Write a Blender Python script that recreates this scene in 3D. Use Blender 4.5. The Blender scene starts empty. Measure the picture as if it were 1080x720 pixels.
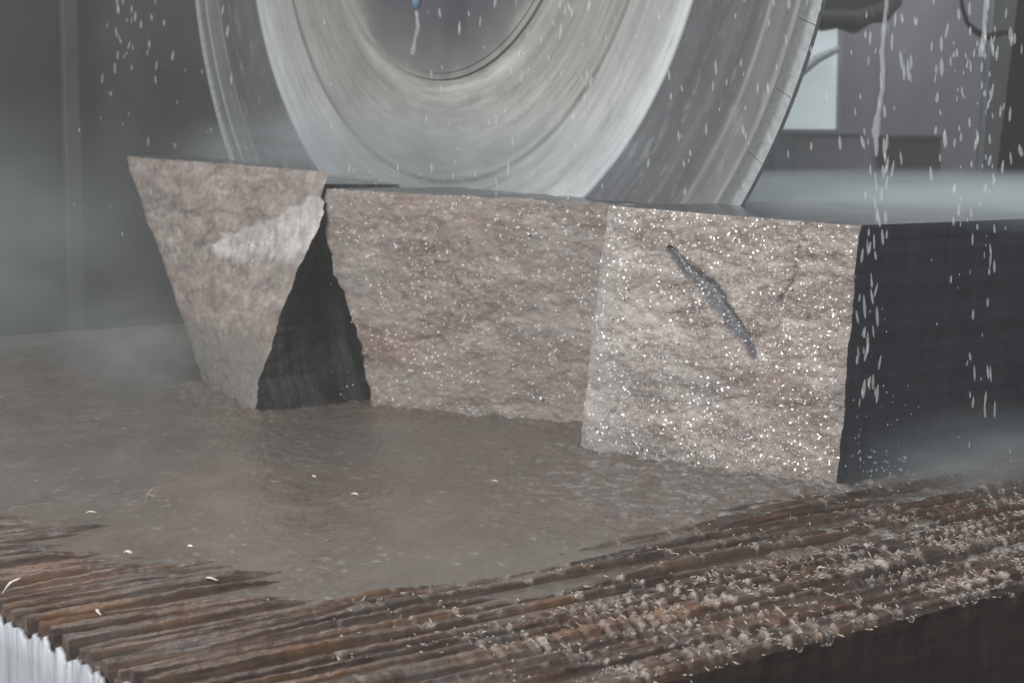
import bpy, bmesh, math, random
import numpy as np
from mathutils import Vector, Matrix

random.seed(7); RNG = np.random.default_rng(7)
sc = bpy.context.scene
COL = sc.collection

# ------------------------------------------------------------------ camera model
W, H = 1080.0, 720.0
HZ, VA, VB = 150.0, 2950.0, -950.0            # horizon row, vanishing columns of the two floor directions
CX, CY = 540.0, 360.0
F = math.sqrt((VA-CX)*(CX-VB)-(CY-HZ)**2)
PITCH = math.atan((CY-HZ)/F); YAW = math.atan((VA-CX)/math.hypot(F, CY-HZ))
CAM = np.array([0, 0, .6])
hd = np.array([-math.sin(YAW), math.cos(YAW), 0])
FWD = hd*math.cos(PITCH)+np.array([0, 0, -math.sin(PITCH)])
RIGHT = np.array([math.cos(YAW), math.sin(YAW), 0]); UP = np.cross(RIGHT, FWD)
def ray(px, py):
    return FWD*F+RIGHT*(px-CX)-UP*(py-CY)
def onz(px, py, z=0.0):
    d = ray(px, py); return CAM+d*((z-CAM[2])/d[2])
def ony(px, py, y):
    d = ray(px, py); return CAM+d*((y-CAM[1])/d[1])
def onx(px, py, x):
    d = ray(px, py); return CAM+d*((x-CAM[0])/d[0])
def onv(px, py, a, b):                         # on the vertical plane through ground points a and b
    n = np.array([-(b-a)[1], (b-a)[0], 0]); d = ray(px, py); return CAM+d*(((a-CAM)@n)/(d@n))

# ------------------------------------------------------------------ noise
_P = RNG.permutation(512); _P = np.concatenate([_P, _P, _P])
_G = RNG.normal(size=(512, 3)); _G /= np.linalg.norm(_G, axis=1)[:, None]
def perlin(x, y, z=0.0):
    x, y, z = np.broadcast_arrays(np.asarray(x, float), np.asarray(y, float), np.asarray(z, float))
    xi, yi, zi = np.floor(x).astype(int), np.floor(y).astype(int), np.floor(z).astype(int)
    xf, yf, zf = x-xi, y-yi, z-zi
    fd = lambda t: t*t*t*(t*(t*6-15)+10)
    u, v, w = fd(xf), fd(yf), fd(zf)
    out = 0.0
    for dx in (0, 1):
        for dy in (0, 1):
            for dz in (0, 1):
                g = _G[_P[_P[_P[(xi+dx) & 511]+((yi+dy) & 511)]+((zi+dz) & 511)]]
                d = g[..., 0]*(xf-dx)+g[..., 1]*(yf-dy)+g[..., 2]*(zf-dz)
                out = out+d*(u if dx else 1-u)*(v if dy else 1-v)*(w if dz else 1-w)
    return out*1.6
def fbm(x, y, z=0.0, o=4, gain=.5):
    s, a = 0.0, 1.0
    for k in range(o):
        s = s+a*perlin(x*2**k+17.3*k, y*2**k-9.1*k, z*2**k+3.7*k); a *= gain
    return s
def smooth(a, b, x):
    t = np.clip((x-a)/(b-a), 0, 1); return t*t*(3-2*t)

# ------------------------------------------------------------------ helpers
def tag(o, label=None, cat=None, group=None, kind=None):
    if label: o['label'] = label
    if cat: o['category'] = cat
    if group: o['group'] = group
    if kind: o['kind'] = kind
    return o
def empty(name, loc=(0, 0, 0)):
    o = bpy.data.objects.new(name, None); COL.objects.link(o); o.location = loc; o.empty_display_size = .1
    return o
def link(name, me, mat, parent=None, smoothed=True):
    o = bpy.data.objects.new(name, me); COL.objects.link(o)
    for m in (mat if isinstance(mat, (list, tuple)) else [mat]):
        if m: me.materials.append(m)
    if smoothed: me.polygons.foreach_set('use_smooth', np.ones(len(me.polygons), bool))
    if parent is not None:
        o.parent = parent
        o.matrix_parent_inverse = Matrix.Translation(-Vector(parent.location))
    return o
def mesh_np(name, verts, faces, matidx=None, attrs=None):
    me = bpy.data.meshes.new(name)
    verts = np.asarray(verts, np.float32); faces = np.asarray(faces, np.int32)
    k = faces.shape[1]
    me.vertices.add(len(verts)); me.vertices.foreach_set('co', verts.ravel())
    me.loops.add(faces.size); me.loops.foreach_set('vertex_index', faces.ravel())
    me.polygons.add(len(faces)); me.polygons.foreach_set('loop_start', np.arange(0, faces.size, k, dtype=np.int32))
    me.update(calc_edges=True)
    if matidx is not None: me.polygons.foreach_set('material_index', np.asarray(matidx, np.int32))
    for n, a in (attrs or {}).items():
        at = me.attributes.new(n, 'FLOAT', 'POINT'); at.data.foreach_set('value', np.asarray(a, np.float32).ravel())
    me.validate(); me.update()
    return me
def gridfaces(nu, nv, off=0):
    i = np.arange(nu-1)[:, None]*nv+np.arange(nv-1)[None, :]+off
    i = i.ravel(); return np.stack([i, i+nv, i+nv+1, i+1], 1)
class BM:
    def __init__(s): s.bm = bmesh.new()
    def box(s, lo, hi, bev=.0, rot=None):
        r = bmesh.ops.create_cube(s.bm, size=1)
        vs = r['verts']; lo, hi = Vector(lo), Vector(hi)
        for v in vs:
            v.co = Vector(((v.co[i]+.5)*(hi[i]-lo[i])+lo[i] for i in range(3)))
        if bev:
            es = list({e for v in vs for e in v.link_edges})
            bmesh.ops.bevel(s.bm, geom=es, offset=bev, segments=2, affect='EDGES', profile=.5)
        return s
    def tube(s, pts, r, n=12):
        pts = [Vector(p) for p in pts]; rings = []
        for i, p in enumerate(pts):
            t = (pts[min(i+1, len(pts)-1)]-pts[max(i-1, 0)]).normalized()
            a = t.orthogonal().normalized() if i == 0 else (rings_a-t*rings_a.dot(t)).normalized()
            rings_a = a; b = t.cross(a); rr = r[i] if isinstance(r, (list, tuple)) else r
            rings.append([s.bm.verts.new(p+(a*math.cos(q)+b*math.sin(q))*rr) for q in [2*math.pi*k/n for k in range(n)]])
        for A, B in zip(rings, rings[1:]):
            for k in range(n): s.bm.faces.new((A[k], A[(k+1) % n], B[(k+1) % n], B[k]))
        s.bm.faces.new(rings[0][::-1]); s.bm.faces.new(rings[-1])
        return s
    def done(s, name, mat, parent=None, smoothed=False):
        bmesh.ops.recalc_face_normals(s.bm, faces=s.bm.faces[:])
        me = bpy.data.meshes.new(name); s.bm.to_mesh(me); s.bm.free()
        return link(name, me, mat, parent, smoothed)

# ------------------------------------------------------------------ materials
class Mat:
    def __init__(s, name):
        s.m = bpy.data.materials.new(name); s.m.use_nodes = True
        s.t = s.m.node_tree; s.b = s.t.nodes['Principled BSDF']; s.out = s.t.nodes['Material Output']
    def n(s, typ, **kw):
        nd = s.t.nodes.new(typ)
        for k, v in kw.items():
            if k in nd.inputs: nd.inputs[k].default_value = v
            else: setattr(nd, k, v)
        return nd
    def l(s, a, b): s.t.links.new(a, b)
    def coord(s, scale=(1, 1, 1), kind='Object'):
        c = s.n('ShaderNodeTexCoord'); mp = s.n('ShaderNodeMapping'); mp.inputs['Scale'].default_value = scale
        s.l(c.outputs[kind], mp.inputs['Vector']); return mp.outputs['Vector']
    def noise(s, vec, scale, detail=6, rough=.6, dist=0):
        nd = s.n('ShaderNodeTexNoise'); nd.inputs['Scale'].default_value = scale; nd.inputs['Detail'].default_value = detail
        nd.inputs['Roughness'].default_value = rough; nd.inputs['Distortion'].default_value = dist
        s.l(vec, nd.inputs['Vector']); return nd.outputs['Fac']
    def vor(s, vec, scale, feat='F1'):
        nd = s.n('ShaderNodeTexVoronoi'); nd.feature = feat; nd.inputs['Scale'].default_value = scale
        s.l(vec, nd.inputs['Vector']); return nd
    def ramp(s, fac, stops, interp='LINEAR'):
        nd = s.n('ShaderNodeValToRGB'); cr = nd.color_ramp; cr.interpolation = interp
        while len(cr.elements) < len(stops): cr.elements.new(.5)
        for e, (p, c) in zip(cr.elements, stops):
            e.position = p; e.color = (*c, 1) if len(c) == 3 else c
        s.l(fac, nd.inputs['Fac']); return nd.outputs['Color']
    def mix(s, fac, a, b, mode='MIX'):
        nd = s.n('ShaderNodeMix'); nd.data_type = 'RGBA'; nd.blend_type = mode
        for i, v in ((0, fac), (6, a), (7, b)):
            if isinstance(v, (int, float)): nd.inputs[i].default_value = v
            elif isinstance(v, tuple): nd.inputs[i].default_value = (*v, 1)
            else: s.l(v, nd.inputs[i])
        return nd.outputs[2]
    def math(s, op, a, b=None, c=None, clamp=False):
        nd = s.n('ShaderNodeMath'); nd.operation = op; nd.use_clamp = clamp
        for i, v in enumerate((a, b, c)):
            if v is None: continue
            if isinstance(v, (int, float)): nd.inputs[i].default_value = v
            else: s.l(v, nd.inputs[i])
        return nd.outputs[0]
    def rng(s, v, a, b, c=0., d=1.):
        nd = s.n('ShaderNodeMapRange'); nd.clamp = True
        for i, x in enumerate((a, b, c, d)): nd.inputs[i+1].default_value = x
        s.l(v, nd.inputs[0]); return nd.outputs[0]
    def attr(s, name):
        nd = s.n('ShaderNodeAttribute'); nd.attribute_name = name; return nd.outputs['Fac']
    def bump(s, h, strength=.5, dist=.01, prev=None):
        nd = s.n('ShaderNodeBump'); nd.inputs['Strength'].default_value = strength; nd.inputs['Distance'].default_value = dist
        s.l(h, nd.inputs['Height'])
        if prev is not None: s.l(prev, nd.inputs['Normal'])
        return nd.outputs['Normal']
    def set(s, **kw):
        for k, v in kw.items():
            k = k.replace('_', ' ')
            if isinstance(v, (int, float)): s.b.inputs[k].default_value = v
            elif isinstance(v, tuple): s.b.inputs[k].default_value = (*v, 1)
            else: s.l(v, s.b.inputs[k])
        return s

def simple(name, col, rough=.6, metal=0., scale=8., var=.25, bump=.15, bdist=.004):
    m = Mat(name); v = m.coord()
    f = m.noise(v, scale, 7, .65)
    c = m.ramp(f, [(.3, tuple(x*(1-var) for x in col)), (.7, tuple(min(1, x*(1+var)) for x in col))])
    m.set(Base_Color=c, Metallic=metal, Roughness=m.rng(f, .3, .7, rough*.8, min(1, rough*1.15)))
    m.set(Normal=m.bump(m.noise(v, scale*6, 4), bump, bdist))
    return m.m

# --- split stone
def stone(name, dark, mid, light, grain, rough, glint, redness):
    m = Mat(name); vi = m.coord(); v = m.coord((.58, .58, 1))
    big = m.noise(v, 4.5, 5, .6, .4)
    lay = m.noise(m.coord((2.6, 2.6, 8)), 2.8, 6, .62, .6)
    fine = m.noise(v, grain, 4, .7)
    f = m.math('ADD', m.math('MULTIPLY', lay, .55), m.math('MULTIPLY', fine, .45))
    c = m.ramp(f, [(.37, dark), (.5, mid), (.63, light)])
    red = m.rng(big, .52, .66)
    c = m.mix(m.math('MULTIPLY', red, redness), c, (.22, .145, .12))
    gry = m.rng(m.noise(v, 2.7, 5, .6, 1.), .53, .68)
    c = m.mix(m.math('MULTIPLY', gry, .5), c, (.25, .24, .23))
    # scar / pale fracture / slurry stain kept in the mesh as marks with their own outline
    c = m.mix(m.math('MULTIPLY', m.attr('scar'), .85), c, (.085, .095, .11))
    c = m.mix(m.math('MULTIPLY', m.attr('pale'), m.rng(m.noise(v, 40, 5, .7), .3, .62, .25, .9)), c, (.60, .585, .57))
    c = m.mix(m.math('MULTIPLY', m.attr('mud'), .8), c, (.17, .155, .14))
    # pale mineral grains
    vo = m.vor(v, grain*1.1)
    gr = m.rng(vo.outputs['Distance'], .12, .3, 1, 0)
    gr = m.math('MULTIPLY', gr, m.rng(m.noise(v, 25, 3), .42, .6))
    c = m.mix(m.math('MULTIPLY', gr, glint*.7), c, (.66, .64, .61))
    nb = m.bump(m.noise(v, grain*.35, 6, .68), .30, .010)
    nb = m.bump(m.noise(v, grain*1.6, 3, .7), .8, .004, nb)
    m.set(Base_Color=c, Normal=nb, Roughness=m.rng(m.noise(v, 11, 4), .35, .65, rough*.6, rough*1.35))
    if glint > 0:                                # tiny wet crystal faces, each tilted its own way
        vc = m.vor(vi, 270); geo = m.n('ShaderNodeNewGeometry')
        sb = m.n('ShaderNodeVectorMath'); sb.operation = 'SUBTRACT'; m.l(vc.outputs['Color'], sb.inputs[0]); sb.inputs[1].default_value = (.5, .5, .5)
        sl_ = m.n('ShaderNodeVectorMath'); sl_.operation = 'SCALE'; m.l(sb.outputs[0], sl_.inputs[0]); sl_.inputs['Scale'].default_value = 1.5
        ad = m.n('ShaderNodeVectorMath'); ad.operation = 'ADD'; m.l(geo.outputs['Normal'], ad.inputs[0]); m.l(sl_.outputs[0], ad.inputs[1])
        nn = m.n('ShaderNodeVectorMath'); nn.operation = 'NORMALIZE'; m.l(ad.outputs[0], nn.inputs[0])
        m.l(nn.outputs[0], m.b.inputs['Coat Normal'])
        wt = m.rng(m.noise(v, 16, 5, .65), .38, .60, .12, 1.)
        m.set(Coat_Weight=m.math('MAXIMUM', m.math('MULTIPLY', m.attr('pale'), .6), m.math('MULTIPLY', wt, min(1., glint*1.3))), Coat_Roughness=.10, Coat_IOR=1.75)
    return m.m
M = {}
M['stone_far'] = stone('stone_far', (.133, .113, .102), (.255, .220, .200), (.375, .335, .31), 70, .60, .10, .35)
M['stone_mid'] = stone('stone_mid', (.092, .073, .062), (.20, .164, .143), (.32, .272, .245), 85, .52, .30, .4)
M['stone_near'] = stone('stone_near', (.108, .086, .076), (.283, .240, .216), (.50, .458, .43), 130, .42, .95, .5)
def sawn(name, col, rough, rough_bump=.12):
    m = Mat(name); v = m.coord()
    f = m.noise(v, 14, 7, .7); g = m.noise(m.coord((1, 22, .9)), 1.6, 5, .6)
    c = m.ramp(f, [(.3, tuple(x*.75 for x in col)), (.7, tuple(x*1.3 for x in col))])
    m.set(Base_Color=c, Roughness=m.rng(g, .3, .7, rough*.75, rough*1.25), Normal=m.bump(m.noise(v, 160, 3), rough_bump, .003))
    tc = m.n('ShaderNodeTexCoord'); sp = m.n('ShaderNodeSeparateXYZ'); m.l(tc.outputs['Object'], sp.inputs[0])
    a_, b_ = m.math('SUBTRACT', sp.outputs['Y'], 3.1), m.math('SUBTRACT', sp.outputs['Z'], 1.25)
    rr = m.math('SQRT', m.math('ADD', m.math('MULTIPLY', a_, a_), m.math('MULTIPLY', b_, b_)))
    cb = m.n('ShaderNodeCombineXYZ'); m.l(rr, cb.inputs[0]); arcs = m.noise(cb.outputs[0], 45, 4, .7)
    c2 = m.mix(m.rng(g, .50, .72, 0, .55), c, (.11, .12, .135))
    c2 = m.mix(m.rng(arcs, .52, .70, 0, .28), c2, (.12, .125, .135))
    c2 = m.mix(m.rng(m.noise(v, 5, 6, .7), .55, .7, 0, .35), c2, (.095, .092, .088))
    m.set(Base_Color=c2, Specular_IOR_Level=.45, Normal=m.bump(arcs, .25, .003, m.bump(m.noise(v, 120, 3), rough_bump, .003))); return m.m
M['sawn_side'] = sawn('sawn_side', (.046, .056, .080), .34)
M['rough_shaded_side'] = sawn('rough_shaded_side', (.013, .0125, .0125), .7, 1.)  # near-black: the shade inside the gap is painted into this side's colour
M['sawn_top'] = sawn('sawn_top', (.085, .09, .097), .22)

# --- blade: rings of slurry and wear that belong to the disc
def blade_mat():
    m = Mat('blade_steel'); 
    c = m.n('ShaderNodeTexCoord'); sep = m.n('ShaderNodeSeparateXYZ'); m.l(c.outputs['Object'], sep.inputs[0])
    x, z = sep.outputs['X'], sep.outputs['Z']
    r = m.math('SQRT', m.math('ADD', m.math('MULTIPLY', x, x), m.math('MULTIPLY', z, z)))
    cmb = m.n('ShaderNodeCombineXYZ'); m.l(r, cmb.inputs[0])
    ang = m.math('ARCTAN2', x, z); m.l(m.math('MULTIPLY', m.math('SINE', ang), .05), cmb.inputs[1])
    rv = cmb.outputs[0]
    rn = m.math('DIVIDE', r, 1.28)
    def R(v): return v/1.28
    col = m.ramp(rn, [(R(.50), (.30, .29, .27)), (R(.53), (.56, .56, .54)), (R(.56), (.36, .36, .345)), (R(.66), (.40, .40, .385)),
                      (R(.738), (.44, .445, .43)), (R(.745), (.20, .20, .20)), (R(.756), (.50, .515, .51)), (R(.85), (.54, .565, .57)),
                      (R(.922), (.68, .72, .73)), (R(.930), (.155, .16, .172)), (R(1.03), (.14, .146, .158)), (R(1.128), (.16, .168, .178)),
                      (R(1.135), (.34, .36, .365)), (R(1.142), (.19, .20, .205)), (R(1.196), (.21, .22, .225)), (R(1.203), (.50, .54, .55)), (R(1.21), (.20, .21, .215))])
    n1 = m.noise(rv, 55, 5, .75); n2 = m.noise(rv, 9, 3, .6)
    k = m.math('ADD', m.rng(n1, .3, .7, .70, 1.22), m.rng(n2, .3, .7, -.14, .14))
    blot = m.rng(m.noise(m.coord(), 3.2, 6, .65), .3, .7, .84, 1.14)
    k = m.math('MULTIPLY', k, blot)
    kk = m.n('ShaderNodeCombineXYZ')
    for i in range(3): m.l(k, kk.inputs[i])
    col = m.mix(1., col, kk.outputs[0], 'MULTIPLY')
    warm = m.rng(m.noise(rv, 7, 2), .45, .62)
    col = m.mix(m.math('MULTIPLY', warm, .18), col, (.38, .365, .31))
    sc3 = m.n('ShaderNodeCombineXYZ'); m.l(m.math('MULTIPLY', r, 9.), sc3.inputs[0]); m.l(m.math('MULTIPLY', ang, 2.6), sc3.inputs[1])
    sp_ = m.noise(sc3.outputs[0], 3.2, 7, .72)
    col = m.mix(m.rng(sp_, .55, .66, 0, .38), col, (.50, .49, .46)); col = m.mix(m.rng(sp_, .44, .34, 0, .30), col, (.17, .165, .155))
    tan = m.n('ShaderNodeTangent'); tan.direction_type = 'RADIAL'; tan.axis = 'Y'
    m.l(tan.outputs[0], m.b.inputs['Tangent'])
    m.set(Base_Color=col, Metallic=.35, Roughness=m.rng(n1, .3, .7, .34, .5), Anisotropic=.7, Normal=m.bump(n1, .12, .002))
    return m.m
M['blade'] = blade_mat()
def seg_mat():
    m = Mat('segment_metal'); c = m.n('ShaderNodeTexCoord'); ln = m.n('ShaderNodeVectorMath'); ln.operation = 'LENGTH'
    m.l(c.outputs['Object'], ln.inputs[0]); r = m.rng(ln.outputs['Value'], 1.21, 1.265)
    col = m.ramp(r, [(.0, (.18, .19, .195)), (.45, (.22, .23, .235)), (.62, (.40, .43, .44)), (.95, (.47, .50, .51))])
    f = m.noise(m.coord(), 70, 5, .7); k = m.n('ShaderNodeCombineXYZ'); g = m.rng(f, .3, .7, .75, 1.15)
    for i in range(3): m.l(g, k.inputs[i])
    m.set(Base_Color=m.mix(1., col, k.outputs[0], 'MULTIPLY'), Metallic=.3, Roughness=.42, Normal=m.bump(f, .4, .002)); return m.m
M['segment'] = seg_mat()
def flange_mat():
    m = Mat('flange_steel'); c = m.n('ShaderNodeTexCoord'); ln = m.n('ShaderNodeVectorMath'); ln.operation = 'LENGTH'
    m.l(c.outputs['Object'], ln.inputs[0]); f = m.noise(m.coord(), 5, 6, .65)
    r = m.math('ADD', ln.outputs['Value'], m.rng(f, .3, .7, -.03, .03))
    col = m.ramp(m.rng(r, .25, .51), [(.0, (.10, .10, .125)), (.45, (.12, .118, .135)), (.68, (.165, .16, .165)), (.85, (.22, .217, .215)), (.96, (.36, .355, .34))])
    m.set(Base_Color=col, Metallic=.3, Roughness=.42, Normal=m.bump(f, .3, .004)); return m.m
M['flange'] = flange_mat()
M['hose'] = simple('hose_blue', (.14, .24, .34), .35, 0, 30, .2)

# --- wet timber
def wood_mat():
    m = Mat('wet_timber')
    v = m.coord(); g = m.coord((60, 2.2, 30))
    grain = m.noise(g, 2.2, 7, .68, .5); fine = m.noise(m.coord((320, 8, 120)), 1., 3, .6)
    c = m.ramp(m.math('ADD', m.math('MULTIPLY', grain, .7), m.math('MULTIPLY', fine, .3)),
               [(.36, (.012, .008, .0065)), (.48, (.055, .031, .021)), (.56, (.125, .072, .045)), (.69, (.29, .19, .13))])
    orange = m.rng(m.noise(m.coord((9, 2.2, 9)), 1.6, 5, .6), .50, .66)
    c = m.mix(m.math('MULTIPLY', orange, .55), c, (.23, .105, .042))
    dark = m.rng(m.noise(m.coord((7, 3, 7)), 2.3, 5, .6), .5, .68)
    c = m.mix(m.math('MULTIPLY', dark, .55), c, (.05, .034, .028))
    gs = m.rng(m.noise(v, 9, 6, .68), .44, .68)
    c = m.mix(m.math('MULTIPLY', gs, .5), c, (.15, .137, .125))
    c = m.mix(m.math('MULTIPLY', m.attr('mud'), .75), c, (.15, .137, .125))
    c = m.mix(m.math('MULTIPLY', m.attr('pale'), m.rng(m.noise(v, 130, 4, .7), .32, .6, .2, .95)), c, (.46, .415, .375))
    nb = m.bump(m.noise(m.coord((260, 9, 120)), 1., 5, .65), .6, .004)
    nb = m.bump(m.noise(v, 190, 3, .6), .35, .002, nb)
    m.set(Base_Color=c, Normal=nb, Roughness=m.rng(m.noise(v, 22, 4), .35, .65, .14, .42))
    return m.m
M['wood'] = wood_mat()
def sidewood():
    m = Mat('timber_side'); v = m.coord()
    g = m.noise(m.coord((30, 3, 26)), 1.8, 7, .65, .6)
    c = m.ramp(g, [(.3, (.030, .018, .016)), (.5, (.060, .036, .031)), (.7, (.10, .062, .05))])
    c = m.mix(m.math('MULTIPLY', m.rng(m.noise(m.coord((3, 3, .8)), 7, 5), .5, .7), .5), c, (.11, .085, .075))
    m.set(Base_Color=c, Roughness=.55, Normal=m.bump(m.noise(m.coord((90, 12, 70)), 1, 4), .5, .004)); return m.m
M['wood_side'] = sidewood()
def endface():
    m = Mat('pale_end_face'); v = m.coord()
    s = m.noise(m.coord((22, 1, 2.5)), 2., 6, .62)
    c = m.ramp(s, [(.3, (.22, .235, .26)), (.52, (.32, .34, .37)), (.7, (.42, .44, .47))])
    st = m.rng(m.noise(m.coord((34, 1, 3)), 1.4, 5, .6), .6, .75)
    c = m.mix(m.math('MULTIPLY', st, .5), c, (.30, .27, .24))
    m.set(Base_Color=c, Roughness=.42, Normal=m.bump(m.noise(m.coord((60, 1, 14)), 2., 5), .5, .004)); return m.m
M['end'] = endface()
M['splinter'] = simple('pale_fibre', (.40, .355, .32), .4, 0, 60, .35)
M['chip'] = simple('pale_chip', (.62, .56, .50), .4, 0, 40, .2)
# --- slurry
def slurry():
    m = Mat('grey_slurry'); v = m.coord()
    c0 = m.n('ShaderNodeTexCoord'); r0 = m.n('ShaderNodeMapping'); r0.inputs['Rotation'].default_value = (0, 0, -math.radians(50)); m.l(c0.outputs['Object'], r0.inputs['Vector'])
    def rp(sc_):
        q = m.n('ShaderNodeMapping'); q.inputs['Scale'].default_value = sc_; m.l(r0.outputs[0], q.inputs['Vector']); return q.outputs[0]
    a = m.noise(rp((2.4, 1.2, 1)), 5, 7, .66, .5); b = m.noise(v, 60, 5, .65)
    c = m.ramp(m.math('ADD', m.math('MULTIPLY', a, .65), m.math('MULTIPLY', b, .35)), [(.32, (.113, .088, .073)), (.5, (.155, .125, .106)), (.68, (.205, .172, .150))])
    grn = m.rng(m.noise(v, 2.2, 3), .48, .62)
    c = m.mix(m.math('MULTIPLY', grn, .4), c, (.135, .132, .122))
    c = m.mix(m.math('MULTIPLY', m.attr('foam'), m.rng(b, .42, .6)), c, (.42, .41, .40))
    rpl = m.attr('ripple')
    nb = m.bump(m.math('MULTIPLY', m.noise(rp((14, 5, 1)), 5, 5, .66, .6), rpl), .75, .014)
    nb = m.bump(m.math('MULTIPLY', m.noise(v, 80, 3, .6), rpl), .45, .004, nb)
    m.set(Base_Color=c, Roughness=m.rng(a, .35, .65, .08, .22), Normal=nb, Specular_IOR_Level=.5); return m.m
M['slurry'] = slurry()
def water(name, col, tr, rough, alpha=1.):
    m = Mat(name); m.set(Base_Color=col, Transmission_Weight=tr, Roughness=rough, IOR=1.33, Alpha=alpha); return m.m
M['drop'] = water('falling_water', (.88, .92, .94), .25, .15, .2)
M['bead'] = water('water_bead', (.97, .97, .97), .15, .05)
# --- surroundings
M['wall'] = simple('workshop_plaster', (.25, .25, .28), .8, 0, 1.6, .18)
M['sheet'] = simple('dark_sheet_metal', (.060, .063, .060), .6, .2, 2.2, .45)
M['sheet2'] = simple('darker_sheet_metal', (.032, .036, .036), .6, .2, 2.2, .4)
M['post'] = simple('post_dark_steel', (.012, .012, .010), .6, .2, 9, .35)
M['pale'] = simple('pale_steel', (.36, .38, .40), .6, 0, 6, .2)
M['rubber'] = simple('black_rubber', (.012, .012, .013), .5, 0, 20, .2)
M['box'] = simple('dark_plastic', (.045, .042, .052), .5, 0, 8, .3)
M['grease'] = simple('greasy_iron', (.016, .015, .017), .6, .2, 12, .5, .8, .02)
M['floor'] = simple('wet_concrete', (.09, .092, .09), .4, 0, 3, .3, .3, .01)
M['trolley'] = simple('trolley_steel', (.022, .026, .024), .6, .2, 10, .4)
pm = Mat('daylight_pane'); pm.set(Base_Color=(.5, .56, .57), Roughness=.3, Emission_Color=(.74, .86, .88), Emission_Strength=.42)
M['pane'] = pm.m

# ------------------------------------------------------------------ timber bed
XR, XS, XL = -1.412, -1.742, -5.35
YF, YB = .87, 4.6
xs = np.concatenate([np.linspace(XL, -3.0, 130)[:-1], np.arange(-3.0, XR+1e-6, .0024)])
xs[-1] = XR
ys = np.concatenate([np.arange(YF, 3.0, .0030), np.linspace(3.0, YB, 90)])
X, Y = np.meshgrid(xs, ys, indexing='ij')
dR, dL = XR-X, Y-YF
lowf = fbm(X*2.2, Y*2.2, 5.5, 3)
expo = np.maximum(smooth(.73, .38, dR+.10*lowf+.05*np.clip(1.6-Y, 0, 1)), smooth(.52, .16, dL+.12*lowf+.06*smooth(-2.2, -2.8, X)))
expo_r = smooth(.60, .28, dR+.10*lowf)
expo = np.clip(expo+.70*smooth(1.5, .45, np.minimum(dL, dR*1.25))*np.clip(fbm(X*24, Y*1.5, 4.4, 3), -.7, 1), 0, 1)
top = -.013+.0245*expo+.0022*fbm(X*38, Y*2.6, 1.1, 4)+.0055*fbm(X*14, Y*1.3, 8.1, 3)
top += .0014*fbm(X*150, Y*9, 2.2, 3)+.0016*fbm(X*60, Y*45, 7.2, 4)
kA = np.zeros_like(X); x = XR-.012; k = 0
while x > -3.6:
    p = random.uniform(.024, .050); q = random.uniform(.30, .47)*p; d = random.uniform(.010, .022)
    lane = .0024*perlin(Y[0]*1.2, np.full(Y.shape[1], k*7.3))[None, :]
    pres = np.clip(.85+.8*perlin(Y[0]*1.1, np.full(Y.shape[1], k*3.7+.5))[None, :], 0, 1)
    e = np.abs(X-x-lane)
    kA = np.maximum(kA, d*pres*smooth(q, q*random.uniform(.35, .75), e)*(1+1.0*smooth(.10, .0, dL)))
    x -= p; k += 1
kB = np.zeros_like(X); rim = np.zeros_like(X); y = YF+.16; k = 0
while y < 3.2:
    w = random.uniform(.0035, .0085); d = random.uniform(.005, .013)
    wob = .004*perlin(X[:, 0]*2., np.full(X.shape[0], k*5.1))[:, None]
    pres = np.clip(.42+1.3*perlin(X[:, 0]*1.6, np.full(X.shape[0], k*2.3+9))[:, None], 0, 1)
    e = np.abs(Y-y-wob)
    reg = smooth(.75, .30, dR)*smooth(YF+.15, YF+.6, Y)
    kB = np.maximum(kB, d*pres*reg*smooth(w*1.2, w*.6, e))
    rim = np.maximum(rim, pres*reg*smooth(.006, .002, np.abs(e-w*1.2)))
    y += random.uniform(.03, .08) if y < 1.7 else random.uniform(.022, .055); k += 1
edge = (X > XS)
kE = np.zeros_like(X); rimE = np.zeros_like(X); y = YF+.05; k = 0
while y < 3.2:                                   # close cross cuts on the edge beam
    w = random.uniform(.003, .008); d = random.uniform(.005, .012)
    wob = .003*perlin(X[:, 0]*5., np.full(X.shape[0], k*4.1))[:, None]
    e = np.abs(Y-y-wob); pr = smooth(YF+.25, YF+.7, Y)*np.clip(.6+perlin(X[:, 0]*3, np.full(X.shape[0], k*1.7))[:, None], 0, 1)
    kE = np.maximum(kE, edge*d*pr*smooth(w*1.2, w*.5, e)); rimE = np.maximum(rimE, edge*pr*smooth(.006, .002, np.abs(e-w*1.2)))
    y += random.uniform(.022, .055); k += 1
kE *= 1-.85*smooth(.03, .004, dR)*smooth(-.5, .2, fbm(Y*9, X*0, 6.1, 2))
cut = np.maximum(np.maximum(kA, kB), kE)
Z = top-cut
fr = np.maximum(rim, rimE)*(cut < .004)
Z += fr*.0010*np.clip(fbm(X*45, Y*230, 3.3, 2)+.1, 0, 1.5)
Z -= .02*smooth(.006, .003, np.abs(X-XS))        # seam between the two timbers
edgefall = smooth(.03, 0, dR+.012*fbm(Y*25, X*0, 4, 3))
Z -= .005*edgefall
pale = np.clip(fr*np.clip(.55+1.3*fbm(X*22, Y*22, 6.6, 3), 0, 1)*expo*1.4+.3*edgefall*np.clip(fbm(X*30, Y*30, 1, 2), 0, 1), 0, 1)
pale = np.clip(pale+expo_r*.4*smooth(.55, .95, fbm(X*20, Y*60, 2.9, 3)), 0, 1)
mud = np.clip(smooth(.004, .010, cut)*.25+(1-expo)*.9, 0, 1)
Vt = np.stack([X, Y, Z], -1).reshape(-1, 3)
nx, ny = X.shape
iseam = int(np.searchsorted(xs, XS))
bed = empty('timber_bed', (-3.4, 2.6, -.17))
tag(bed, 'wet brown timber saw bed scored with criss-cross blade grooves under the four-stone row'.replace('four-stone row', 'row of stones'), 'saw bed')
bed['label'] = 'wet brown timber saw bed scored with criss-cross blade grooves under the stone blocks'
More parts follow.
